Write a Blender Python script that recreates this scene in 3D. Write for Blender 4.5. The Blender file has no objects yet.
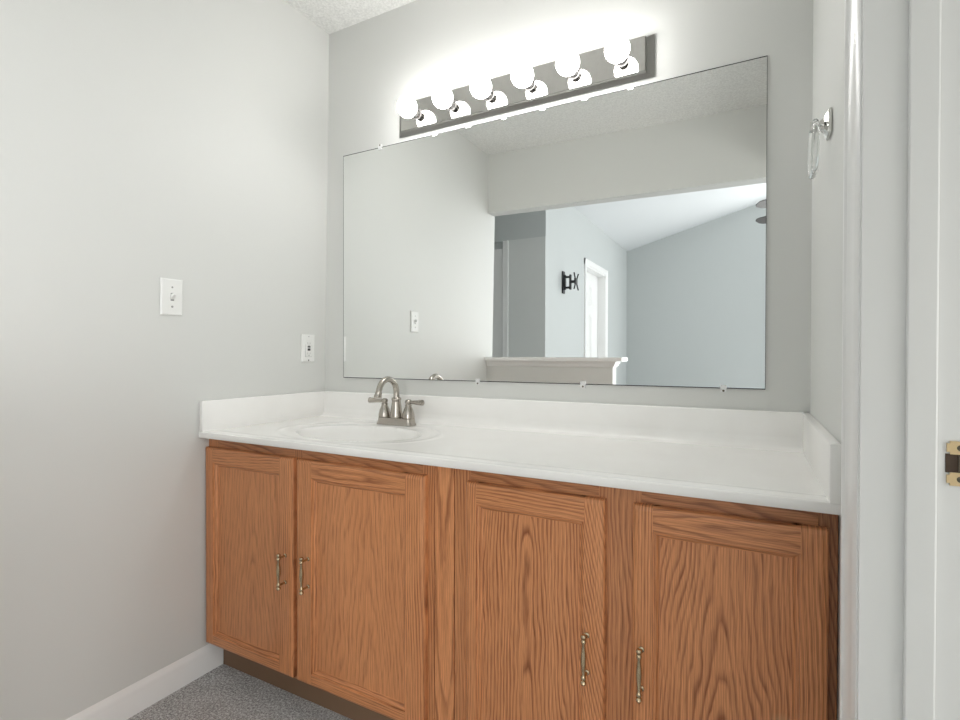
import bpy, bmesh, math, random
from mathutils import Vector, Matrix
random.seed(7)
S = bpy.context.scene
COL = S.collection
PI = math.pi

# ------------------------------------------------------------------ camera
def make_camera():
    cd = bpy.data.cameras.new('camera'); co = bpy.data.objects.new('camera', cd); COL.objects.link(co)
    yaw, pit, rol = math.radians(27.93), math.radians(-0.4845), math.radians(0.095)
    fw = Vector((-math.sin(yaw)*math.cos(pit), math.cos(yaw)*math.cos(pit), math.sin(pit)))
    rt = Vector((math.cos(yaw), math.sin(yaw), 0)); up = rt.cross(fw)
    r2 = rt*math.cos(rol) + up*math.sin(rol); u2 = -rt*math.sin(rol) + up*math.cos(rol)
    m = Matrix((r2, u2, -fw)).transposed().to_4x4(); m.translation = Vector((1.6208, -1.6198, 1.0637))
    co.matrix_world = m
    cd.sensor_width = 36; cd.lens = 514.39/960*36; cd.clip_start = 0.02
    S.camera = co
make_camera()

# ------------------------------------------------------------------ light, exposure
W = bpy.data.worlds.new('daylight'); S.world = W; W.use_nodes = True
bg = W.node_tree.nodes['Background']
bg.inputs[0].default_value = (0.97, 0.985, 1.0, 1); bg.inputs[1].default_value = 2.53
S.view_settings.view_transform = 'Standard'; S.view_settings.look = 'None'
S.view_settings.gamma = 1; S.view_settings.use_curve_mapping = False
S.view_settings.exposure = 0.12
BULB = 26.0
S.cycles.use_denoising = True
S.cycles.max_bounces = 14; S.cycles.diffuse_bounces = 8; S.cycles.glossy_bounces = 6

def area(name, loc, size, power, target, color=(1, 1, 1), spread=180):
    d = bpy.data.lights.new(name, 'AREA'); d.shape = 'RECTANGLE'; d.size, d.size_y = size
    d.energy = power; d.color = color; d.spread = math.radians(spread)
    o = bpy.data.objects.new(name, d); COL.objects.link(o); o.location = loc
    o.rotation_euler = (Vector(target) - Vector(loc)).to_track_quat('-Z', 'Y').to_euler()
    return o
# added fill lamp on the bedroom's open side, evens out the left wall
area('bedroom_side_fill', (4.33, -3.0, 1.1), (1.6, 2.0), 4.5, (0.3, -1.0, 0.6), (1.0, 1.0, 1.0), 80)
# added fill lamp at the bedroom's far wall, out of the mirror's view
area('far_wall_fill', (2.65, -5.885, 1.5), (1.5, 2.2), 62, (2.65, 0, 1.5), (1.0, 1.0, 0.99))

# added unseen fill lamp in the small room beyond the doorway
area('small_room_fill', (2.893, -.85, 1.0), (1.3, 1.1), 15, (0, -.85, 1.0), (1.0, 1.0, 0.98))

# ------------------------------------------------------------------ node helpers
class NT:
    def __init__(s, name):
        s.m = bpy.data.materials.new(name); s.m.use_nodes = True
        s.t = s.m.node_tree; s.b = s.t.nodes['Principled BSDF']
    def n(s, typ, **kw):
        nd = s.t.nodes.new(typ)
        for k, v in kw.items(): setattr(nd, k, v)
        return nd
    def set(s, sock, v):
        if hasattr(v, 'links'): s.t.links.new(v, sock)
        else: sock.default_value = v
    def math(s, op, a, b=None, c=None):
        nd = s.n('ShaderNodeMath', operation=op); s.set(nd.inputs[0], a)
        if b is not None: s.set(nd.inputs[1], b)
        if c is not None: s.set(nd.inputs[2], c)
        return nd.outputs[0]
    def xyz(s):
        tc = s.n('ShaderNodeTexCoord'); sp = s.n('ShaderNodeSeparateXYZ')
        s.t.links.new(tc.outputs['Object'], sp.inputs[0]); return tc.outputs['Object'], sp.outputs
    def comb(s, x, y, z):
        nd = s.n('ShaderNodeCombineXYZ')
        for i, v in enumerate((x, y, z)): s.set(nd.inputs[i], v)
        return nd.outputs[0]
    def noise(s, vec, scale, detail=3, rough=.5):
        nd = s.n('ShaderNodeTexNoise'); s.set(nd.inputs['Vector'], vec)
        nd.inputs['Scale'].default_value = scale; nd.inputs['Detail'].default_value = detail
        nd.inputs['Roughness'].default_value = rough; return nd.outputs['Fac']
    def ramp(s, fac, stops):
        nd = s.n('ShaderNodeValToRGB'); s.set(nd.inputs[0], fac); e = nd.color_ramp.elements
        e[0].position, e[0].color = stops[0][0], (*stops[0][1], 1); e[1].position, e[1].color = stops[-1][0], (*stops[-1][1], 1)
        for p_, c in stops[1:-1]:
            k = e.new(p_); k.color = (*c, 1)
        return nd.outputs[0]
    def mix(s, f, a, b, mode='MIX'):
        nd = s.n('ShaderNodeMix', data_type='RGBA', blend_type=mode)
        s.set(nd.inputs[0], f)
        for i, v in ((6, a), (7, b)):
            s.set(nd.inputs[i], v if hasattr(v, 'links') else (*v, 1))
        return nd.outputs[2]
    def bump(s, h, strength, dist):
        nd = s.n('ShaderNodeBump'); s.set(nd.inputs['Height'], h)
        nd.inputs['Strength'].default_value = strength; nd.inputs['Distance'].default_value = dist
        s.t.links.new(nd.outputs[0], s.b.inputs['Normal'])

def plain(name, col, rough=.5, metal=0, spec=.5, bump=None):
    k = NT(name); b = k.b
    b.inputs['Base Color'].default_value = (*col, 1); b.inputs['Roughness'].default_value = rough
    b.inputs['Metallic'].default_value = metal; b.inputs['Specular IOR Level'].default_value = spec
    if bump:
        v, _ = k.xyz(); k.bump(k.noise(v, bump[0], 3), bump[1], bump[2])
    return k.m
def paint(name, col, rough=.45, spec=.35):
    k = NT(name); v, _ = k.xyz()
    f = k.noise(v, 2.5, 4)
    c = k.mix(f, tuple(x*.985 for x in col), tuple(min(1, x*1.015) for x in col))
    k.set(k.b.inputs['Base Color'], c); k.b.inputs['Roughness'].default_value = rough
    k.b.inputs['Specular IOR Level'].default_value = spec
    k.bump(k.noise(v, 220, 3), .06, .002); return k.m

M = {}
M['wall'] = paint('grey wall paint', (.688, .692, .670))
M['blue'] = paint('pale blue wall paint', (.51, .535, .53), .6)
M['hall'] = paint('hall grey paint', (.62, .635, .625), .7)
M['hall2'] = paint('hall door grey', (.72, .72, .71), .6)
M['trim'] = plain('white semi-gloss trim', (.86, .86, .85), .28, 0, .5)
M['jamb'] = plain('white jamb paint', (.77, .77, .76), .4, 0, .4, (60, .05, .002))
M['white_ceiling'] = plain('white ceiling', (.74, .76, .77), .8)
def popcorn():
    k = NT('textured ceiling'); v, _ = k.xyz(); b = k.b
    n = k.noise(v, 130, 4, .65)
    k.set(b.inputs['Base Color'], k.ramp(n, [(.35, (.72, .72, .70)), (.62, (.88, .88, .86))]))
    b.inputs['Roughness'].default_value = .9; k.bump(n, .6, .006); return k.m
M['popcorn'] = popcorn()
def carpet():
    k = NT('grey carpet'); v, _ = k.xyz(); b = k.b
    n1 = k.noise(v, 150, 3, .75); n2 = k.noise(v, 14, 3); n3 = k.noise(v, 330, 2, .7)
    c = k.ramp(n1, [(.40, (.05, .05, .055)), (.5, (.395, .40, .40)), (.60, (.94, .96, .96))])
    c = k.mix(.4, c, k.ramp(n3, [(.40, (.05, .05, .055)), (.60, (1, 1, 1))]))
    c = k.mix(.25, c, k.ramp(n2, [(.35, (.42, .41, .41)), (.65, (.72, .71, .71))]))
    k.set(b.inputs['Base Color'], c); b.inputs['Roughness'].default_value = 1
    b.inputs['Specular IOR Level'].default_value = .1
    k.bump(k.math('ADD', n1, n3), .5, .004); return k.m
M['carpet'] = carpet()
def marble():
    k = NT('cultured marble'); v, _ = k.xyz(); b = k.b
    n = k.noise(v, 6, 5, .6)
    k.set(b.inputs['Base Color'], k.ramp(n, [(.3, (.885, .87, .845)), (.7, (.92, .91, .89))]))
    b.inputs['Roughness'].default_value = .22; b.inputs['Specular IOR Level'].default_value = .5
    b.inputs['Coat Weight'].default_value = .15; b.inputs['Coat Roughness'].default_value = .15; return k.m
M['marble'] = marble()
def mirror_mat():
    k = NT('mirror glass'); b = k.b
    b.inputs['Base Color'].default_value = (.90, .915, .905, 1); b.inputs['Metallic'].default_value = 1
    b.inputs['Roughness'].default_value = 0.0; return k.m
M['mirror'] = mirror_mat()
M['mirror_edge'] = plain('dark mirror edge', (.02, .022, .021), .9, 0, .05)  # edge coloured dark to carry the shadow line round the glass
M['clip'] = plain('clear plastic clip', (.8, .8, .8), .15)
M['chrome'] = plain('chrome', (.72, .71, .69), .07, 1)
M['socket_shade'] = plain('shaded socket metal', (.12, .115, .11), .4, .7)  # dark grey puts the shadow on the brass sockets into the colour
M['bar'] = plain('polished bar chrome', (.68, .67, .65), .06, 1)
def nickel():
    k = NT('brushed nickel'); v, _ = k.xyz(); b = k.b
    b.inputs['Base Color'].default_value = (.46, .425, .38, 1); b.inputs['Metallic'].default_value = 1
    b.inputs['Roughness'].default_value = .26; k.bump(k.noise(v, 900, 2), .03, .001); return k.m
M['nickel'] = nickel()
M['brass'] = plain('antique brass', (.55, .44, .29), .22, 1)
M['brass_lit'] = plain('lit antique brass', (.74, .64, .48), .2, 1)  # lighter copy of the antique brass, lit tone put into its colour
M['strike'] = plain('yellow brass', (.72, .56, .34), .3, 1)
M['strike_hole'] = plain('bare wood mortise', (.07, .045, .03), .8)
M['screw'] = plain('dark screw', (.13, .11, .08), .45, .6)
M['plate'] = plain('white plastic plate', (.84, .84, .82), .25)
M['slot'] = plain('dark slot', (.03, .03, .03), .5)
M['greyscrew'] = plain('grey plate screw', (.33, .33, .32), .4, .5)
M['black'] = plain('black powder coat', (.018, .02, .022), .45)
M['fan'] = plain('dark fan blade', (.10, .095, .09), .5)
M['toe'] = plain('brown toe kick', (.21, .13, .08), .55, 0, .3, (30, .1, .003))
M['gap'] = plain('dark cabinet interior', (.10, .05, .025), .7)
M['drain'] = plain('drain metal', (.5, .48, .45), .25, 1)
def bulb_mat():
    k = NT('lit bulb'); b = k.b
    b.inputs['Base Color'].default_value = (.9, .9, .9, 1); b.inputs['Roughness'].default_value = .1
    b.inputs['Emission Color'].default_value = (1, .99, .975, 1); b.inputs['Emission Strength'].default_value = BULB
    return k.m
M['bulb'] = bulb_mat()
M['bar_side'] = plain('darkened bar edge', (.34, .335, .32), .32, 1)  # darker copy of the bar chrome, dark reflection put into the colour
def acrylic():
    k = NT('clear acrylic'); b = k.b
    b.inputs['Base Color'].default_value = (.96, .97, .97, 1); b.inputs['Transmission Weight'].default_value = 1
    b.inputs['Roughness'].default_value = .03; b.inputs['IOR'].default_value = 1.49; return k.m
M['acrylic'] = acrylic()

oakn = [0]
def oak(axis='z', c=(0, 0), a=85, b=5, wob=2.2, cath=True, tone=1.0, contrast=1.0, spot=None):
    """oak board: axis = grain direction, c = (across, along) centre of the cathedral arches"""
    oakn[0] += 1; sd = oakn[0]*3.71
    k = NT('oak board'); v, o = k.xyz()
    u, w = (o[0], o[2]) if axis == 'z' else (o[2], o[0])
    u = k.math('SUBTRACT', u, c[0]); w = k.math('SUBTRACT', w, c[1])
    lo = k.noise(k.comb(k.math('MULTIPLY', u, 9), k.math('MULTIPLY', w, 2.2), sd), 1.0, 3, .5)
    lo = k.math('SUBTRACT', lo, .5)
    fine = k.noise(k.comb(k.math('MULTIPLY', u, 60), k.math('MULTIPLY', w, 4.5), sd+5), 1.0, 2, .6)
    fine = k.math('SUBTRACT', fine, .5)
    if cath:
        uu = k.math('SQRT', k.math('ADD', k.math('MULTIPLY', u, u), .00035))
        g = k.math('ADD', k.math('MULTIPLY', uu, a), k.math('MULTIPLY', w, b))
    else:
        g = k.math('ADD', k.math('MULTIPLY', u, a), k.math('MULTIPLY', w, b))
    g = k.math('ADD', g, k.math('MULTIPLY', lo, wob*2)); g = k.math('ADD', g, k.math('MULTIPLY', fine, .42))
    r = k.math('FRACT', g)
    ring = k.ramp(r, [(0, (.0, .0, .0)), (.10, (.15, .15, .15)), (.42, (.9, .9, .9)), (.80, (1, 1, 1)), (.97, (.25, .25, .25)), (1, (0, 0, 0))])
    pores = k.noise(k.comb(k.math('MULTIPLY', u, 700), k.math('MULTIPLY', w, 16), sd+9), 1.0, 2, .65)
    pore = k.ramp(pores, [(.40, (0, 0, 0)), (.56, (1, 1, 1))])
    broad = k.noise(k.comb(k.math('MULTIPLY', u, 22), k.math('MULTIPLY', w, 1.6), sd+2), 1.0, 2, .5)
    light = tuple(x*tone for x in (.74, .335, .146)); mid = tuple(x*tone for x in (.65, .272, .110)); dark = tuple(x*tone for x in (.28, .088, .032))
    base = k.mix(broad, mid, light)
    patch = k.ramp(k.noise(k.comb(k.math('MULTIPLY', u, 30), k.math('MULTIPLY', w, 5), sd+21), 1.0, 3, .6), [(.34, (.25, .25, .25)), (.62, (1, 1, 1))])
    g2 = k.math('ADD', k.math('MULTIPLY', u, 210), k.math('ADD', k.math('MULTIPLY', lo, 7), k.math('MULTIPLY', fine, 1.6)))
    thin = k.ramp(k.math('FRACT', g2), [(0, (1, 1, 1)), (.35, (0, 0, 0)), (.75, (0, 0, 0)), (1, (1, 1, 1))])
    cst = k.math('MULTIPLY', k.math('MULTIPLY', k.math('SUBTRACT', 1, ring), patch), .85*contrast)
    cst = k.math('MAXIMUM', cst, k.math('MULTIPLY', thin, .42))
    col = k.mix(cst, base, dark)
    pf = k.math('MULTIPLY', k.math('SUBTRACT', 1, pore), k.math('ADD', k.math('MULTIPLY', k.math('SUBTRACT', 1, ring), .35), .22))
    col = k.mix(pf, col, tuple(x*.55 for x in dark))
    if spot:      # a pale worn spot in the finish
        du, dw = k.math('SUBTRACT', o[0], spot[0]), k.math('SUBTRACT', o[2], spot[1])
        d2 = k.math('ADD', k.math('MULTIPLY', du, du), k.math('MULTIPLY', dw, dw))
        d2 = k.math('ADD', k.math('SQRT', d2), k.math('MULTIPLY', fine, .012))
        sm = k.ramp(d2, [(.004, (.38, .38, .38)), (.022, (0, 0, 0))])
        col = k.mix(sm, col, (.50, .42, .25))
    k.set(k.b.inputs['Base Color'], col)
    k.b.inputs['Roughness'].default_value = .36; k.b.inputs['Specular IOR Level'].default_value = .45
    k.bump(k.math('ADD', k.math('MULTIPLY', pore, .6), k.math('MULTIPLY', ring, .4)), .12, .0015)
    return k.m

# ------------------------------------------------------------------ mesh helpers
def bm_box(bm, a, b):
    x0, y0, z0 = a; x1, y1, z1 = b
    vs = [bm.verts.new(p) for p in ((x0, y0, z0), (x1, y0, z0), (x1, y1, z0), (x0, y1, z0), (x0, y0, z1), (x1, y0, z1), (x1, y1, z1), (x0, y1, z1))]
    for f in ((0, 3, 2, 1), (4, 5, 6, 7), (0, 1, 5, 4), (1, 2, 6, 5), (2, 3, 7, 6), (3, 0, 4, 7)):
        bm.faces.new([vs[i] for i in f])
def box(a, b, bev=0, seg=2):
    a, b = [min(p, q) for p, q in zip(a, b)], [max(p, q) for p, q in zip(a, b)]
    bm = bmesh.new(); bm_box(bm, a, b)
    if bev: bmesh.ops.bevel(bm, geom=bm.edges[:], offset=bev, segments=seg, affect='EDGES', profile=.5)
    return bm
def boxes(lst):
    bm = bmesh.new()
    for a, b in lst: bm_box(bm, [min(p, q) for p, q in zip(a, b)], [max(p, q) for p, q in zip(a, b)])
    return bm
def hull_prism(poly, z0, z1):
    """polygon in xy extruded in z"""
    bm = bmesh.new()
    lo = [bm.verts.new((x, y, z0)) for x, y in poly]; hi = [bm.verts.new((x, y, z1)) for x, y in poly]
    n = len(poly); bm.faces.new(lo[::-1]); bm.faces.new(hi)
    for i in range(n): bm.faces.new((lo[i], lo[(i+1) % n], hi[(i+1) % n], hi[i]))
    return bm
def sweep(bm, rings, cap=True, close=True):
    R = [[bm.verts.new(p) for p in r] for r in rings]
    n = len(R[0])
    for i in range(len(R)-1):
        for j in range(n if close else n-1):
            bm.faces.new((R[i][j], R[i][(j+1) % n], R[i+1][(j+1) % n], R[i+1][j]))
    if cap and close:
        bm.faces.new(R[0][::-1]); bm.faces.new(R[-1])
def lathe(bm, o, axis, prof, n=24, squash=None):
    """prof: list of (distance along axis, radius)"""
    o = Vector(o); ax = Vector(axis).normalized()
    t = Vector((0, 0, 1)) if abs(ax.z) < .9 else Vector((1, 0, 0))
    e1 = ax.cross(t).normalized(); e2 = ax.cross(e1)
    rings = []
    for d, r in prof:
        r = max(r, 1e-5)
        rings.append([o + ax*d + (e1*math.cos(2*PI*k/n) + e2*math.sin(2*PI*k/n)*(squash or 1))*r for k in range(n)])
    sweep(bm, rings)
def tube(bm, pts, rad, n=16):
    pts = [Vector(p) for p in pts]; rings = []; prev = None
    for i, p_ in enumerate(pts):
        t = (pts[min(i+1, len(pts)-1)] - pts[max(i-1, 0)]).normalized()
        if prev is None:
            a = Vector((0, 0, 1)) if abs(t.z) < .9 else Vector((1, 0, 0)); e1 = t.cross(a).normalized()
        else: e1 = (prev - t*prev.dot(t)).normalized()
        prev = e1; e2 = t.cross(e1); r = rad[i] if isinstance(rad, (list, tuple)) else rad
        rings.append([p_ + (e1*math.cos(2*PI*k/n) + e2*math.sin(2*PI*k/n))*r for k in range(n)])
    sweep(bm, rings)
def fix(bm):
    bmesh.ops.recalc_face_normals(bm, faces=bm.faces[:])
def obj(name, bm, m, parent=None, smooth=None, loc=None, mats=None):
    """mesh written in world coordinates; moved to be relative to its parent thing"""
    fix(bm)
    off = Vector((0, 0, 0))
    if parent is not None:
        q = parent
        while q: off += q.location; q = q.parent
    if loc is not None: off = off + Vector(loc) - off
    if off.length: bmesh.ops.translate(bm, verts=bm.verts[:], vec=-off)
    me = bpy.data.meshes.new(name); bm.to_mesh(me); bm.free()
    o = bpy.data.objects.new(name, me); COL.objects.link(o)
    for mm in (mats or [m]): me.materials.append(mm)
    if smooth is not None:
        me.polygons.foreach_set('use_smooth', [True]*len(me.polygons))
        if smooth < 180:
            me.set_sharp_from_angle(angle=math.radians(smooth))
    if parent is not None: o.parent = parent
    if loc is not None and parent is None: o.location = loc
    return o
def thing(name, label, cat, loc=(0, 0, 0), group=None):
    o = bpy.data.objects.new(name, None); COL.objects.link(o); o.location = loc; o.empty_display_size = .05
    tag(o, label, cat, group); return o
def tag(o, label, cat, group=None):
    o['label'] = label; o['category'] = cat
    if group: o['group'] = group
    return o
def struct(name, bm, m, parent=None, smooth=None, label=None, cat=None):
    o = obj(name, bm, m, parent, smooth)
    if parent is None:
        o['kind'] = 'structure'
        if label: o['label'] = label
        if cat: o['category'] = cat
    return o

# ------------------------------------------------------------------ room shell (x right, y into the mirror wall, z up)
H = 2.411; XW = 1.757; XJ = 1.7505; HC = .8125; YJ = -.80
LEAN = .0182
def lx(z): return LEAN*z                      # the left wall leans a touch
YE = -1.60                                    # near end of the alcove
struct('floor', box((-2.2, -6.2, -.06), (4.6, .12, 0)), M['carpet'], label='grey flecked cut pile carpet floor', cat='floor')
struct('wall_back', box((-.15, 0, 0), (XW+.12, .12, 2.5)), M['wall'], label='grey painted wall behind the mirror', cat='wall')
bm = bmesh.new()
sweep(bm, [[(lx(0), y, 0), (lx(2.5), y, 2.5), (-.12, y, 2.5), (-.12, y, 0)] for y in (0, YE+.005)])
struct('wall_left', bm, M['wall'], label='grey painted left wall with switch and outlet', cat='wall')
struct('ceiling', box((-.12, -1.61, H), (XW+.12, .0, H+.08)), M['popcorn'], label='white popcorn textured ceiling over the vanity', cat='ceiling')
def wall_right_bm():
    bm = hull_prism([(XW, 0), (XW+.115, 0), (XJ+.115, YJ+.014), (XJ, YJ+.014), (XJ, YJ+.055), (XW, YJ+.105)], 0, 2.5)
    bm_box(bm, (XJ, -1.6, 2.06), (XJ+.115, YJ+.014, 2.5)); return bm
struct('wall_right', wall_right_bm(), M['wall'],
       label='narrow grey painted right wall between mirror wall and doorway', cat='wall')
struct('wall_front', hull_prism([(lx(2.2), -1.487), (XW, -1.558), (XW, -1.66), (lx(2.2), -1.575)], 2.023, 2.9), M['wall'],
       label='grey header wall above the opening, seen in the mirror', cat='wall')
# half wall with a moulded white cap, seen in the mirror
struct('wall_half', box((.004, -1.515, 0), (.873, -1.60, 1.03)), M['wall'], label='grey half wall under a white cap, seen in the mirror', cat='wall')
tr = bmesh.new()
bm_box(tr, (.02, -1.645, 1.030), (.935, -1.478, 1.054))
for k_, (z0, z1, e) in enumerate(((1.016, 1.030, .022), (1.002, 1.016, .014), (.994, 1.002, .007))):
    bm_box(tr, (.02, -1.60-e, z0), (.873+e, -1.515+e, z1))
struct('trim_4', tr, M['trim'], label='white moulded cap on the half wall, seen in the mirror', cat='trim')

def casing_profile(w, t0, t1):
    """colonial casing section: (across, thickness)"""
    return [(0, 0), (0, t0*.85), (w*.04, t0), (w*.16, t0), (w*.22, t0*.82), (w*.34, t0*.86), (w*.42, t0*.70), (w*.62, t1*1.15), (w*.74, t1), (w*.80, t1*1.22), (w*.90, t1*1.15), (w, t1*.8), (w, 0)]
# door casing on the right wall: outer edge far, inner edge at the jamb; mitred head above
cas = bmesh.new(); pf = casing_profile(.060, .018, .010)
y_out = YJ+.0655
sweep(cas, [[(XJ-t, y_out-u, z) for u, t in pf] for z in (0, 2.06)])
sweep(cas, [[(XJ-t, y, 2.12-u) for u, t in pf] for y in (y_out, -1.56)])
struct('trim_1', cas, M['trim'], smooth=35, label='white moulded door casing on the right wall', cat='trim')
jam = boxes([((XJ-.006, YJ, 0), (XJ+.122, YJ+.019, 2.06))])
stop = box((XJ+.0395, YJ-.006, 0), (XJ+.070, YJ+.001, 2.04), .002)
jo = struct('trim_2', jam, M['jamb'], label='white door jamb with stop beside the vanity', cat='door frame')
struct('door_stop', stop, M['jamb'], jo)
# brass strike plate on the jamb
sz0, sz1 = .907, .961; sx0 = XJ+.0785; sx1 = sx0+.029; szm = (sz0+sz1)/2
sp = bmesh.new()
for a, b_ in (((sx0+.001, sz1-.016), (sx1, sz1)), ((sx0+.001, sz0), (sx1, sz0+.016)), ((sx1-.007, sz0+.016), (sx1, sz1-.016))):
    bm_box(sp, (a[0], YJ-.0022, a[1]), (b_[0], YJ-.0002, b_[1]))
bmesh.ops.bevel(sp, geom=[e for e in sp.edges if abs(e.verts[0].co.y-e.verts[1].co.y) > .001], offset=.003, segments=2, affect='EDGES')
so = obj('strike_plate', sp, M['strike'], jo)
hb_ = boxes([((sx0, YJ-.0009, sz0+.0155), (sx1-.0065, YJ-.0001, sz1-.0155))])
obj('mortise', hb_, M['strike_hole'], so)
bm = boxes([((sx0+.012, YJ-.0024, sz0+.017), (sx0+.0135, YJ-.0004, sz1-.017))]); obj('latch_tongue', bm, M['screw'], so)
for zc in (sz1-.008, sz0+.008):
    bm = bmesh.new(); lathe(bm, (sx0+.014, YJ-.002, zc), (0, -1, 0), [(0, .0038), (.0009, .0036), (.0012, .002)], 14); obj('screw', bm, M['screw'], so)
# small room beyond the doorway
struct('wall_beyond', boxes([((2.9, .1, 0), (3.0, -1.7, 2.45)), ((XW+.115, .0, 0), (2.95, .1, 2.45)), ((XW+.115, .1, 2.41), (2.95, -1.66, 2.5))]), M['wall'],
       label='grey wall of the small room beyond the doorway', cat='wall')
struct('wall_divider', boxes([((XW+.001, -1.56, 0), (4.55, -1.66, 3.9)), ((-2.2, -1.5, 2.9), (XW, -1.6, 3.9))]), M['wall'], label='wall between small room and bedroom', cat='wall')

def frame_bm(axis, c, hu, hv, d):  # white surrounds that dress the added fill lamps
    """frame round an added fill lamp, with a middle bar in the plane across axis"""
    L = []
    for u0, u1, v0, v1 in ((-hu-.07, -hu, -hv-.07, hv+.07), (hu, hu+.07, -hv-.07, hv+.07), (-hu, hu, hv, hv+.07), (-hu, hu, -hv-.07, -hv), (-hu, hu, -.02, .02)):
        if axis == 'y': L.append(((c[0]+u0, c[1], c[2]+v0), (c[0]+u1, c[1]+d, c[2]+v1)))
        else: L.append(((c[0], c[1]+u0, c[2]+v0), (c[0]+d, c[1]+u1, c[2]+v1)))
    return boxes(L)
struct('lamp_frame_1', frame_bm('y', (2.65, -5.90, 1.5), .75, 1.1, .04), M['trim'], label='white frame added round the far wall fill lamp', cat='lamp frame')
struct('lamp_frame_2', frame_bm('x', (4.37, -3.0, 1.1), .8, 1.0, -.04), M['trim'], label='white frame added round the bedroom side fill lamp', cat='lamp frame')
struct('lamp_frame_3', frame_bm('x', (2.90, -.85, 1.0), .65, .55, -.03), M['trim'], label='white frame added round the small room fill lamp', cat='lamp frame')

# baseboard on the left wall
bb = bmesh.new()
pfb = [(0, 0), (.013, 0), (.013, .058), (.011, .063), (.0115, .068), (.008, .076), (.005, .083), (.003, .088), (0, .088)]
sweep(bb, [[(lx(z)*.3+x, y, z) for x, z in pfb] for y in (-.474, YE+.006)])
struct('baseboard_left', bb, M['trim'], smooth=40, label='white moulded baseboard along the left wall', cat='baseboard')

# ------------------------------------------------------------------ bedroom and hall, seen in the mirror
YA, YB = -2.631, -5.90; ZC0 = 2.56; SL = .2765
D0, D1, DT = -3.855, -4.69, 2.05
struct('wall_bedroom_left', boxes([((-.11, YA, 0), (.02, D0, 2.7)), ((-.11, D0, DT), (.02, D1, 2.7)), ((-.11, D1, 0), (.02, YB-.1, 2.7))]), M['blue'],
       label='pale blue bedroom wall with a door, seen in the mirror', cat='wall')
struct('wall_bedroom_far', box((-.11, YB, 0), (4.55, YB-.1, 3.95)), M['blue'], label='pale blue far bedroom wall under the sloped ceiling, seen in the mirror', cat='wall')
bm = bmesh.new()
zc = lambda x: ZC0 + SL*(x-.02)
sweep(bm, [[(-.10, y, zc(-.10)), (4.55, y, zc(4.55)), (4.55, y, zc(4.55)+.08), (-.10, y, zc(-.10)+.08)] for y in (-1.60, YB)])
struct('ceiling_bedroom', bm, M['white_ceiling'], label='white sloped bedroom ceiling, seen in the mirror', cat='ceiling')
# hall to the left of the bedroom
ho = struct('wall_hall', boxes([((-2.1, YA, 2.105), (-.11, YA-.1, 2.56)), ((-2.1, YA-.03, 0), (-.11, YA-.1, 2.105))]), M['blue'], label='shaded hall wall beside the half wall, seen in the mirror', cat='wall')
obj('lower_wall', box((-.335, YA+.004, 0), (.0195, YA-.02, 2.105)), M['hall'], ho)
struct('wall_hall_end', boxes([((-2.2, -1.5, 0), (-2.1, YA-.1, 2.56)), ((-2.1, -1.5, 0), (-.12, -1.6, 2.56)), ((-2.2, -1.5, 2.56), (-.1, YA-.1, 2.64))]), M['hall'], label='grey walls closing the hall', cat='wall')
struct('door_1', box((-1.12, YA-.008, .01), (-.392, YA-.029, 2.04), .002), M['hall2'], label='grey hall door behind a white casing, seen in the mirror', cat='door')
bm = bmesh.new(); pf = casing_profile(.058, .016, .009)
sweep(bm, [[(-.335-u, YA-.004+t, z) for u, t in pf] for z in (0, 2.105)])
struct('trim_5', bm, M['trim'], smooth=35, label='white upright door casing in the hall, seen in the mirror', cat='trim')
# bedroom door
dr = boxes([((-.105, D0-.02, .01), (-.07, D1+.02, DT-.02))])
do = struct('door_2', dr, M['trim'], label='white panelled bedroom door in the blue wall, seen in the mirror', cat='door')
for y0 in (D0-.12, D0-.47):
    for z0, z1 in ((.18, .82), (.95, 1.55), (1.65, 1.90)):
        bm = boxes([((-.07, y0, z0), (-.066, y0-.25, z1)), ((-.066, y0-.03, z0+.03), (-.061, y0-.22, z1-.03))])
        obj('door_panel', bm, M['trim'], do)
bm = bmesh.new(); lathe(bm, (-.07, D0-.09, .93), (1, 0, 0), [(0, .028), (.006, .028), (.008, .011), (.03, .011), (.036, .024), (.05, .029), (.06, .022), (.064, .001)], 16)
obj('door_knob', bm, M['strike'], do, 40)
cs = bmesh.new()
bm_box(cs, (-.10, D0, 0), (.024, D0-.02, DT)); bm_box(cs, (-.10, D1, 0), (.024, D1+.02, DT)); bm_box(cs, (-.10, D0, DT), (.024, D1, DT-.02))
sweep(cs, [[(.02+t, D0+.064-u, z) for u, t in casing_profile(.062, .017, .01)] for z in (0, DT+.062)])
sweep(cs, [[(.02+t, D1-.064+u, z) for u, t in casing_profile(.062, .017, .01)] for z in (0, DT+.062)])
sweep(cs, [[(.02+t, y, DT+.062-u) for u, t in casing_profile(.062, .017, .01)] for y in (D0+.064, D1-.064)])
struct('trim_3', cs, M['trim'], smooth=35, label='white casing round the bedroom door, seen in the mirror', cat='trim')
# tv wall mount
tv = thing('tv_wall_mount', 'black swing-arm tv bracket on the pale blue wall, seen in the mirror', 'tv mount', (.02, -3.09, 1.76))
obj('wall_plate', box((.02, -3.06, 1.655), (.034, -3.12, 1.865), .003), M['black'], tv)
obj('swing_arm', boxes([((.034, -3.078, 1.80), (.10, -3.102, 1.818)), ((.034, -3.078, 1.70), (.10, -3.102, 1.718)), ((.034, -3.076, 1.69), (.05, -3.104, 1.83)), ((.088, -3.076, 1.69), (.104, -3.104, 1.83)), ((.10, -3.083, 1.75), (.145, -3.097, 1.775))]), M['black'], tv)
bm = boxes([((.142, -3.06, 1.735), (.156, -3.12, 1.79))])
for sy in (-1, 1):
    for sz in (-1, 1):
        tube(bm, [(.150, -3.09+sy*.02, 1.7625+sz*.02), (.152, -3.09+sy*.065, 1.7625+sz*.075)], .007, 8)
obj('screen_plate', bm, M['black'], tv)
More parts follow.
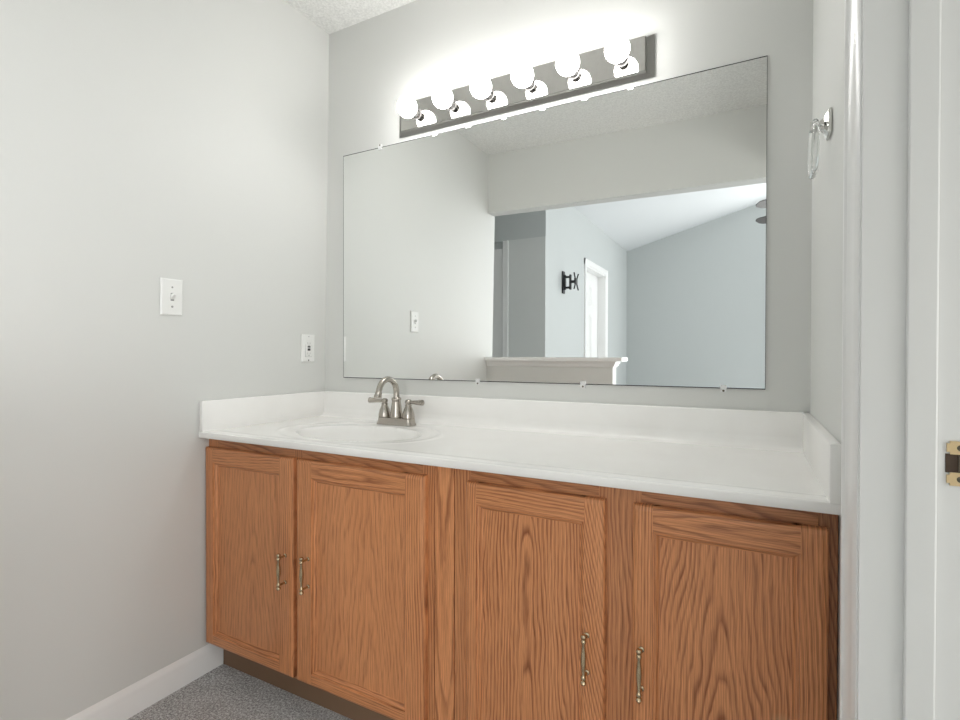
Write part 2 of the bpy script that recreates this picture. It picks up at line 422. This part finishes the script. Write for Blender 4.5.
# ceiling fan: only two blade tips show at the mirror's right edge
fx, fy, fz = 2.19, -4.36, 2.5
fan = thing('ceiling_fan', 'dark bladed ceiling fan whose blade tips show at the mirror\'s right edge', 'ceiling fan', (fx, fy, fz))
bm = bmesh.new(); lathe(bm, (fx, fy, fz+.26), (0, 0, -1), [(0, .03), (.02, .07), (.06, .11), (.15, .12), (.2, .09), (.24, .06), (.30, .055), (.32, .02)], 24); obj('motor', bm, M['fan'], fan, 40)
bm = bmesh.new(); lathe(bm, (fx, fy, fz+.25), (0, 0, 1), [(0, .013), (zc(fx)-fz-.29, .013), (zc(fx)-fz-.28, .05), (zc(fx)-fz-.235, .065)], 16); obj('downrod', bm, M['fan'], fan, 40)
base_a = math.atan2(-3.962-fy, 1.64-fx)
for k_ in range(5):
    a = base_a + k_*2*PI/5
    bm = bmesh.new(); pts = []
    outl = [(.18, .045), (.25, .055), (.45, .066), (.58, .068), (.63, .058), (.66, .03)]
    for r, h in outl: pts.append((r, h))
    for r, h in outl[::-1]: pts.append((r, -h))
    lo, hi = [], []
    for r, h in pts:
        x = fx + r*math.cos(a) - h*math.sin(a); y = fy + r*math.sin(a) + h*math.cos(a); z = fz + .02 - h*.28
        lo.append(bm.verts.new((x, y, z-.004))); hi.append(bm.verts.new((x, y, z+.004)))
    bm.faces.new(lo[::-1]); bm.faces.new(hi)
    for i in range(len(lo)): bm.faces.new((lo[i], lo[(i+1) % len(lo)], hi[(i+1) % len(lo)], hi[i]))
    tube(bm, [(fx+.08*math.cos(a), fy+.08*math.sin(a), fz+.07), (fx+.22*math.cos(a), fy+.22*math.sin(a), fz+.015)], .012, 8)
    obj('fan_blade', bm, M['fan'], fan)

# ------------------------------------------------------------------ vanity cabinets
YF, YD = -.526, -.545      # face frame front, door front
def member(bm, axis, o0, o1, i0, w, ends=(0, 0), inward=1, stick=True, outer=True, y0=YF, t=.019):
    """frame member: axis 'z' (stile) or 'x' (rail); runs o0..o1, outer edge at i0, width w towards inward"""
    pf = []
    if outer: pf += [(0, 0), (0, t*.62), (.003, t*.84), (.008, t*.95), (.011, t)]
    else: pf += [(0, 0), (0, t)]
    if stick: pf += [(w-.004, t), (w-.0035, t*.80), (w+.002, t*.72), (w+.006, t*.42), (w+.009, t*.38), (w+.009, 0)]
    else: pf += [(w, t), (w, 0)]
    caps = []
    L = o1-o0
    if ends[0]: caps += [(0, t*.62), (.003, t*.84), (.008, t*.95), (.011, t)]
    else: caps += [(0, 1)]
    if ends[1]: caps += [(L-.011, t), (L-.008, t*.95), (L-.003, t*.84), (L, t*.62)]
    else: caps += [(L, 1)]
    rings = []
    for d, c in caps:
        ring = []
        for u, h in pf:
            h = min(h, c); v = o0+d
            ring.append((i0+inward*u, y0-h, v) if axis == 'z' else (v, y0-h, i0+inward*u))
        rings.append(ring)
    sweep(bm, rings)
def handle(parent, x, zc, tilt=0):
    bm = bmesh.new(); L = .0478; yb = YD-.026
    prof = [(-L-.006, .0008), (-L-.005, .0045), (-L-.001, .0066), (-L+.003, .0055), (-L+.0045, .0034), (-L+.006, .0048), (-L+.009, .0060), (-L+.013, .0048), (-L+.017, .0032),
            (-.022, .0040), (-.008, .0058), (.004, .0062), (.014, .0055), (L-.017, .0032), (L-.013, .0048), (L-.009, .0060), (L-.006, .0048), (L-.0045, .0034), (L-.003, .0055), (L+.001, .0066), (L+.005, .0045), (L+.006, .0008)]
    lathe(bm, (x, yb, zc), (tilt, 0, 1), prof, 18)
    for s in (-1, 1):
        lathe(bm, (x+tilt*s*(L-.008), YD, zc+s*(L-.008)), (0, -1, 0), [(0, .0060), (.002, .0060), (.004, .0030), (.026, .0028)], 12)
    return obj('handle', bm, M['brass'], parent, 40)
def door(parent, x0, x1, z0, z1, sl, sr, rt, rb, hx, hz, cath, label=None, hard=1.0, spot=None):
    px, pz = parent.location.x, parent.location.z
    cx, cz = (x0+x1)/2 - px + cath[0], (z0+z1)/2 - pz + cath[1]
    pan = box((x0+sl-.002, YF-.0065, z0+rb-.002), (x1-sr+.002, YF, z1-rt+.002))
    d = obj('door', pan, oak('z', (cx, cz), cath[2], cath[3], cath[4], True, 1.0, hard, (spot[0]-px, spot[1]-pz) if spot else None), parent)
    bm = bmesh.new(); member(bm, 'z', z0, z1, x0, sl, (1, 1), 1); obj('stile', bm, oak('z', (x0-px-.3, cz), 150, random.uniform(-3, 3), 1.6, False, 1.03), d)
    bm = bmesh.new(); member(bm, 'z', z0, z1, x1, sr, (1, 1), -1); obj('stile', bm, oak('z', (x1-px-.3, cz), 130, cath[5], 1.6, False, 1.03), d)
    bm = bmesh.new(); member(bm, 'x', x0+sl-.004, x1-sr+.004, z1, rt, (0, 0), -1); obj('rail', bm, oak('x', (z1-pz+cath[6], cx), 110, random.uniform(-9, 9), 2.2, cath[7], .97), d)
    bm = bmesh.new(); member(bm, 'x', x0+sl-.004, x1-sr+.004, z0, rb, (0, 0), 1); obj('rail', bm, oak('x', (z0-pz-.3, cx), 130, random.uniform(-3, 3), 1.6, False, 1.0), d)
    handle(d, hx, hz)
    return d
ZT, ZB, ZTOE = .7925, .098, .098
def cabinet(name, label, x0, x1, stiles, doors):
    c = thing(name, label, 'cabinet', ((x0+x1)/2, -.27, 0), 'oak vanity cabinets')
    g = .018
    bm = boxes([((x0, -.01, ZB), (x0+g, YF+.02, ZT)), ((x1-g, -.01, ZB), (x1, YF+.02, ZT)), ((x0, -.01, ZB), (x1, YF+.02, ZB+g)), ((x0, -.01, ZB), (x1, -.02, ZT)),
                ((x0, -.02, ZT-.07), (x1, -.06, ZT)), ((x0, -.488, ZT-.012), (x1, YF+.02, ZT))])
    obj('cabinet_box', bm, M['gap'], c)
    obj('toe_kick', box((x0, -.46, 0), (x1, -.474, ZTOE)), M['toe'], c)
    px = c.location.x
    for s0, s1, kw in stiles:
        obj('face_stile', box((s0, YF+.02, ZB), (s1, YF, ZT), .0008, 1), oak('z', ((s0+s1)/2-px+kw.get('du', -.2), .45+kw.get('dv', 0)), kw.get('a', 120), kw.get('b', 2), kw.get('w', 2.0), kw.get('c', False), kw.get('t', .95)), c)
    xs = sorted(stiles, key=lambda s: s[0])
    for (a0, a1, _), (b0, b1, _) in zip(xs[:-1], xs[1:]):
        pass
    l, r = xs[0][1], xs[-1][0]
    obj('face_rail', box((l, YF+.02, ZT-.055), (r, YF+.0003, ZT), .0005, 1), oak('x', (ZT-.035, (l+r)/2-px-.1), 100, 10, 3.2, True, .82), c)
    obj('face_rail', box((l, YF+.02, ZB), (r, YF+.0003, ZB+.04), .0005, 1), oak('x', (-.1, 0), 130, 2, 2, False, .95), c)
    for d in doors: door(c, *d)
    return c
A = cabinet('vanity_cabinet', 'oak sink base cabinet with two doors under the faucet, by the left wall', .0152, .911,
    [(.0152, .06, {}), (.415, .45, {'t': .8}), (.875, .911, {'a': 130, 't': .92})],
    [(.018, .424, .108, .760, .047, .057, .052, .040, .399, .430, (.02, -.75, 70, 5, 2.6, 1.5, -.3, False), None, .42),
     (.441, .891, .108, .760, .066, .061, .054, .040, .492, .437, (.03, -.7, 64, 6, 3.0, 1.5, -.025, True), None, .45)])
B = cabinet('vanity_cabinet', 'oak cabinet with two narrow strongly grained doors, right of the filler strip, by the doorway', .971, XW-.0015,
    [(.971, 1.016, {'a': 110, 'b': 3}), (1.330, 1.42, {'a': 120, 'b': 2, 'w': 4, 't': .86}), (1.726, XW-.0015, {'a': 110, 'b': 22, 't': .62})],
    [(1.011, 1.347, .108, .760, .034, .047, .054, .040, 1.311, .427, (-.01, -.5, 115, 6, 3.4, 30, -.3, False), None, 1.2),
     (1.405, 1.741, .108, .760, .044, .047, .054, .040, 1.424, .427, (-.0, -.5, 105, 6.5, 3.4, 2.5, -.028, True), None, 1.2, (1.672, .39))])
fil = obj('filler_strip', box((.913, -.06, ZB), (.969, YF-.0012, ZT), .001, 1), oak('z', (.0, -.1), 60, -4, 1.6, True, 1.08), None, loc=(.941, -.3, ZB))
tag(fil, 'vertical oak filler strip between the two vanity cabinets', 'cabinet filler')

# ------------------------------------------------------------------ countertop with integral oval basin
ct = thing('vanity_countertop', 'white cultured marble countertop with oval sink on the oak cabinets', 'countertop', (.88, -.28, ZT+.0005))
CX, CY = .475, -.315; AX, AY = .225, .150
def top_z(x, y):
    z = HC
    w = 1 - math.exp(-((x-.478)/.105)**4 - ((y+.112)/.045)**4)         # flat pad under the faucet
    q = math.sqrt(((x-CX)/(AX+.068))**2 + ((y-CY)/(AY+.052))**2)        # raised ring round the bowl
    z += w*.0028*math.exp(-((q-1)/.035)**2)*(.3 + .7*min(1, max(0, (y-CY+.10)/.16)))
    if q < 1: z -= w*.003*min(1, (1-q)/.12)
    r = math.sqrt(((x-CX)/AX)**2 + ((y-CY)/AY)**2)
    if r < 1:
        e = 1-r
        s = min(1, e/.10); s = s*s*(3-2*s)
        z -= .014*s + .12*(1-r**3.2)
    f = y + .562                                                          # low drip ridge behind the front edge
    z += .0025*math.exp(-((f-.030)/.012)**2)
    return z
bm = bmesh.new()
XL, XR, YFR, YBK = lx(HC)+.001, XW-.0008, -.562, -.001
nx, ny = 330, 120
rows = []
for j in range(ny+1):
    y = YFR+.006 + (YBK-YFR-.006)*j/ny
    rows.append([bm.verts.new((XL+(XR-XL)*i/nx, y, top_z(XL+(XR-XL)*i/nx, y))) for i in range(nx+1)])
front = []
for dy, z in ((.0065, ZT+.0005), (.0012, ZT+.0005), (0, ZT+.0016), (0, HC-.0032), (.0010, HC-.0010), (.0030, HC-.0001)):
    front.append([bm.verts.new((XL+(XR-XL)*i/nx, YFR+dy, z)) for i in range(nx+1)])
allr = front + rows
for j in range(len(allr)-1):
    for i in range(nx): bm.faces.new((allr[j][i], allr[j][i+1], allr[j+1][i+1], allr[j+1][i]))
back = [bm.verts.new((XL+(XR-XL)*i/nx, YBK, ZT+.0005)) for i in range(nx+1)]
for i in range(nx): bm.faces.new((rows[-1][i], rows[-1][i+1], back[i+1], back[i]))
for side in (0, nx):
    bm.faces.new([r[side] for r in allr] + [back[side]])
obj('counter_slab', bm, M['marble'], ct, 60)
# splash boards; the back one has a coved foot
SP = .1016
bs = bmesh.new()
pf = [(0, HC-.004), (-.048, HC-.0015), (-.044, HC+.001), (-.034, HC+.005), (-.026, HC+.012), (-.022, HC+.022), (-.020, HC+.036), (-.020, HC+SP-.004), (-.0185, HC+SP-.0008), (-.016, HC+SP), (0, HC+SP)]
sweep(bs, [[(x, y-.001, z) for y, z in pf] for x in (XL+.002, XR-.002)])
obj('backsplash', bs, M['marble'], ct, 50)
def sidesplash(x0, x1):
    return box((x0, -.562, HC-.002), (x1, -.0015, HC+SP), .0025, 3)
bm = sidesplash(lx(.86)+.0015, lx(.86)+.019)
obj('side_splash', bm, M['marble'], ct, 40)
obj('side_splash', sidesplash(XW-.019, XW-.0008), M['marble'], ct, 40)
dz = top_z(CX, CY)
bm = bmesh.new(); lathe(bm, (CX, CY, dz-.001), (0, 0, 1), [(0, .034), (.004, .032), (.005, .024), (.002, .022), (.002, .018), (.008, .016), (.010, .001)], 28); obj('drain', bm, M['drain'], ct, 40)

# ------------------------------------------------------------------ faucet
FX, FY = .478, -.112
fa = thing('faucet', 'brushed nickel two-handle gooseneck faucet behind the sink', 'faucet', (FX, FY, HC+.0008))
def rr(cx, cy, hx, hy, rad, z, n=6):
    pts = []
    for sx, sy, a0 in ((1, 1, 0), (-1, 1, 90), (-1, -1, 180), (1, -1, 270)):
        for k in range(n+1):
            a = math.radians(a0+90*k/n); pts.append((cx+sx*(hx-rad)+rad*math.cos(a), cy+sy*(hy-rad)+rad*math.sin(a), z))
    return pts
bm = bmesh.new(); z0 = HC+.0008
sweep(bm, [rr(FX, FY, hx, hy, r, z0+z) for hx, hy, r, z in ((.077, .0240, .012, 0), (.078, .0250, .013, .0005), (.077, .0240, .013, .004), (.0745, .0225, .013, .009), (.0725, .0220, .013, .020), (.072, .0215, .012, .0245), (.070, .0195, .011, .0255))])
obj('base_plate', bm, M['nickel'], fa, 35)
bm = bmesh.new(); zb = z0+.0255
lathe(bm, (FX, FY, zb), (0, 0, 1), [(0, .0235), (.003, .0240), (.010, .0232), (.03, .0195), (.055, .0165), (.062, .0158), (.064, .0172), (.068, .0176), (.071, .0162), (.073, .0130)], 28)
R = .050; zt = z0+.1165
path = [(FX, FY, zb+.068), (FX, FY, zb+.080), (FX, FY, zt-.01)]
rad = [.0118, .0112, .0108]
for k in range(0, 19):
    a = PI*k/18*.93
    path.append((FX, FY-R+R*math.cos(a), zt+R*math.sin(a))); rad.append(.0106)
e = Vector(path[-1]); d = (Vector(path[-1])-Vector(path[-2])).normalized()
for s, r in ((.003, .0106), (.0045, .0120), (.007, .0124), (.0085, .0114), (.021, .0138), (.024, .0140), (.0255, .013)):
    path.append(e+d*s); rad.append(r)
tube(bm, path, rad, 22); obj('spout', bm, M['nickel'], fa, 45)
for s in (-1, 1):
    hx = FX+s*.0535
    bm = bmesh.new()
    lathe(bm, (hx, FY, zb-.001), (0, 0, 1), [(0, .0180), (.0022, .0180), (.0024, .0225), (.005, .0225), (.016, .0212), (.032, .0165), (.042, .0118), (.045, .0112), (.0465, .0128), (.049, .0128), (.050, .0100), (.053, .0100), (.056, .0118), (.060, .0128), (.064, .0118), (.068, .0075), (.0695, .001)], 26)
    ho_ = obj('handle_body', bm, M['nickel'], fa, 40)
    bm = bmesh.new(); tip = Vector((s*.97, -.10, .015)).normalized()
    lathe(bm, (hx, FY, zb+.058), tip, [(.006, .0062), (.014, .0064), (.026, .0070), (.045, .0088), (.056, .0098), (.058, .0088), (.061, .0104), (.066, .0104), (.068, .0075), (.069, .001)], 20)
    obj('lever', bm, M['nickel'], ho_, 40)

# ------------------------------------------------------------------ mirror and its clips
MX0, MX1, MZ0, MZ1 = .1255, 1.6522, .9718, 1.8852
mi = thing('wall_mirror', 'large frameless wall mirror above the backsplash', 'mirror', ((MX0+MX1)/2, -.003, MZ0))
bm = bmesh.new()
sweep(bm, [[(MX0+i, y, MZ0+i), (MX1-i*.4, y, MZ0+i), (MX1-i*.4, y, MZ1-i*1.2), (MX0+i, y, MZ1-i*1.2)] for y, i in ((-.0010, 0), (-.0052, 0), (-.0060, .0024))])
mo = obj('mirror_glass', bm, None, mi, mats=[M['mirror'], M['mirror_edge']])
for f in mo.data.polygons: f.material_index = 0 if f.normal.y < -.99 else 1
def clip(x, z, s):
    bm = boxes([((x-.008, -.001, z-.010*s), (x+.008, -.0085, z-.001*s)), ((x-.008, -.0068, z-.004*s), (x+.008, -.0095, z+.010*s))])
    o = obj('mirror_clip', bm, M['clip'], mi)
    bm = bmesh.new(); lathe(bm, (x, -.0085, z-.0065*s), (0, -1, 0), [(0, .0032), (.0012, .003), (.0016, .001)], 10); obj('screw', bm, M['screw'], o)
for x in (.757, 1.140, 1.548): clip(x, MZ0, 1)
clip(.318, MZ1, -1)

# ------------------------------------------------------------------ hollywood light bar
BX0, BX1, BZ0, BZ1 = .412, 1.356, 1.9045, 2.0300
lb = thing('vanity_light_bar', 'polished chrome light bar with six lit globe bulbs above the mirror', 'light fixture', ((BX0+BX1)/2, -.015, BZ0))
bm = bmesh.new()
def rect(ix, iz, y): return [(BX0+ix, y, BZ0+iz), (BX1-ix, y, BZ0+iz), (BX1-ix, y, BZ1-iz), (BX0+ix, y, BZ1-iz)]
sweep(bm, [rect(0, 0, -.0005), rect(0, 0, -.006), rect(.002, .002, -.008), rect(.021, .009, -.0150), rect(.0215, .0095, -.0145), rect(.0225, .0105, -.026), rect(.0240, .0120, -.028)])
bp = obj('back_plate', bm, None, lb, 20, mats=[M['bar'], M['bar_side']])
for f in bp.data.polygons: f.material_index = 0 if f.normal.y < -.99 else 1
BR = .0365; BY = -.090
for k_ in range(6):
    x = .509 + k_*.1510; z = 1.964
    bm = bmesh.new()
    prof = [(0, .0215), (.002, .0215), (.003, .0165), (.005, .0160)]
    for q in range(4): prof += [(.007+q*.005, .0165), (.0085+q*.005, .0145), (.0105+q*.005, .0145)]
    prof += [(.027, .0165), (.030, .0165), (.031, .0140)]
    lathe(bm, (x, -.0275, z), (0, -1, 0), prof, 24); sk = obj('socket', bm, M['socket_shade'], lb, 30)
    bm = bmesh.new(); n = 14; pr = [(-.0345, .0120), (-.0330, .0128)]
    for i in range(2, n+1):
        a = PI*(.11 + .89*i/n); pr.append((-math.cos(a)*BR, max(math.sin(a)*BR, .0004)))
    lathe(bm, (x, BY, z), (0, -1, 0), pr, 28); obj('bulb', bm, M['bulb'], sk, 180)

# ------------------------------------------------------------------ light switch and outlet on the left wall
def wall_plate(yc, zc, hy, hz):
    bm = bmesh.new(); x = lx(zc)+.0008
    sweep(bm, [[(x+t+LEAN*dz, yc+dy, zc+dz) for dy, dz in ((-hy+i, -hz+i), (hy-i, -hz+i), (hy-i, hz-i), (-hy+i, hz-i))] for t, i in ((0, 0), (.003, 0), (.0055, .003), (.006, .006))])
    return bm, x+.006
ys, zs = -.656, 1.244
sw = thing('light_switch', 'white toggle light switch on the left wall', 'light switch', (lx(zs), ys, zs))
bm, xs = wall_plate(ys, zs, .0345, .0565); obj('cover_plate', bm, M['plate'], sw)
obj('toggle_slot', box((xs-.001, ys-.0052, zs-.012), (xs+.0008, ys+.0052, zs+.012)), M['greyscrew'], sw)
bm = bmesh.new(); sweep(bm, [[(xs+d, ys-w, zs+z+h*.5), (xs+d, ys+w, zs+z+h*.5), (xs+d, ys+w, zs+z-h*.5), (xs+d, ys-w, zs+z-h*.5)] for d, w, z, h in ((0, .0045, 0, .016), (.006, .0042, .004, .010), (.013, .0036, .009, .007))])
obj('toggle', bm, M['plate'], sw)
for s in (-1, 1):
    bm = bmesh.new(); lathe(bm, (xs-.0005, ys, zs+s*.030), (1, 0, 0), [(0, .0034), (.0012, .003), (.0016, .001)], 12); obj('screw', bm, M['greyscrew'], sw)
yo, zo = -.099, 1.092
ou = thing('wall_outlet', 'white outlet with black centre buttons on the left wall near the corner', 'outlet', (lx(zo), yo, zo))
bm, xo = wall_plate(yo, zo, .0345, .0565); obj('cover_plate', bm, M['plate'], ou)
obj('outlet_face', box((xo-.001, yo-.0165, zo-.0335), (xo+.0015, yo+.0165, zo+.0335), .0008, 1), M['plate'], ou)
obj('seam', box((xo-.001, yo-.0172, zo-.0342), (xo+.0003, yo+.0172, zo+.0342)), M['greyscrew'], ou)
for zz, hh in ((.0065, .0030), (-.0045, .0045)):
    obj('button', box((xo, yo-.0068, zo+zz-hh), (xo+.0032, yo+.0068, zo+zz+hh), .0005, 1), M['slot'], ou)
for zz in (.021, -.020):
    bm = boxes([((xo, yo-.0070, zo+zz-.0035), (xo+.0018, yo-.0052, zo+zz+.0035)), ((xo, yo+.0052, zo+zz-.0030), (xo+.0018, yo+.0070, zo+zz+.0030))])
    lathe(bm, (xo, yo, zo+zz-.0085), (1, 0, 0), [(0, .0024), (.0018, .0024)], 10)
    obj('slots', bm, M['greyscrew'], ou)
for s in (-1, 1):
    bm = bmesh.new(); lathe(bm, (xo-.0005, yo, zo+s*.048), (1, 0, 0), [(0, .003), (.0012, .0027), (.0015, .001)], 12); obj('screw', bm, M['slot'], ou)

# ------------------------------------------------------------------ towel ring on the right wall
tx, ty, tz = XW-.0006, -.382, 1.527
tw = thing('towel_ring', 'clear acrylic towel ring on a chrome post on the right wall', 'towel ring', (tx, ty, tz))
def sq(h, x): 
    return [(x, ty-h, tz-h), (x, ty+h, tz-h), (x, ty+h, tz+h), (x, ty-h, tz+h)]
bm = bmesh.new()
sweep(bm, [sq(h, tx-.0005-d) for d, h in ((0, .023), (.003, .024), (.006, .0225), (.009, .017), (.012, .0115), (.017, .0085), (.021, .0072), (.024, .0072), (.025, .0085), (.034, .0085), (.0355, .0075))])
obj('post', bm, M['chrome'], tw, 30)
bm = bmesh.new(); pts = []; hw, hh = .055, .049; xr = tx-.0295; n = 48; cz = tz-hh+.003
P_ = []
for k in range(n):
    a = 2*PI*k/n; ca, sa = math.cos(a), math.sin(a)
    P_.append(Vector((xr, ty+hw*math.copysign(abs(ca)**.75, ca), cz+hh*math.copysign(abs(sa)**.75, sa))))
rings = []
for k in range(n):
    t = (P_[(k+1) % n]-P_[k-1]).normalized(); nrm = Vector((1, 0, 0)); bn = t.cross(nrm).normalized()
    rings.append([P_[k] + nrm*(.0055*math.cos(q*PI/5)) + bn*(.0055*math.sin(q*PI/5)) for q in range(10)])
sweep(bm, rings+[rings[0]], cap=False)
bmesh.ops.remove_doubles(bm, verts=bm.verts[:], dist=1e-5)
obj('ring', bm, M['acrylic'], tw, 60)
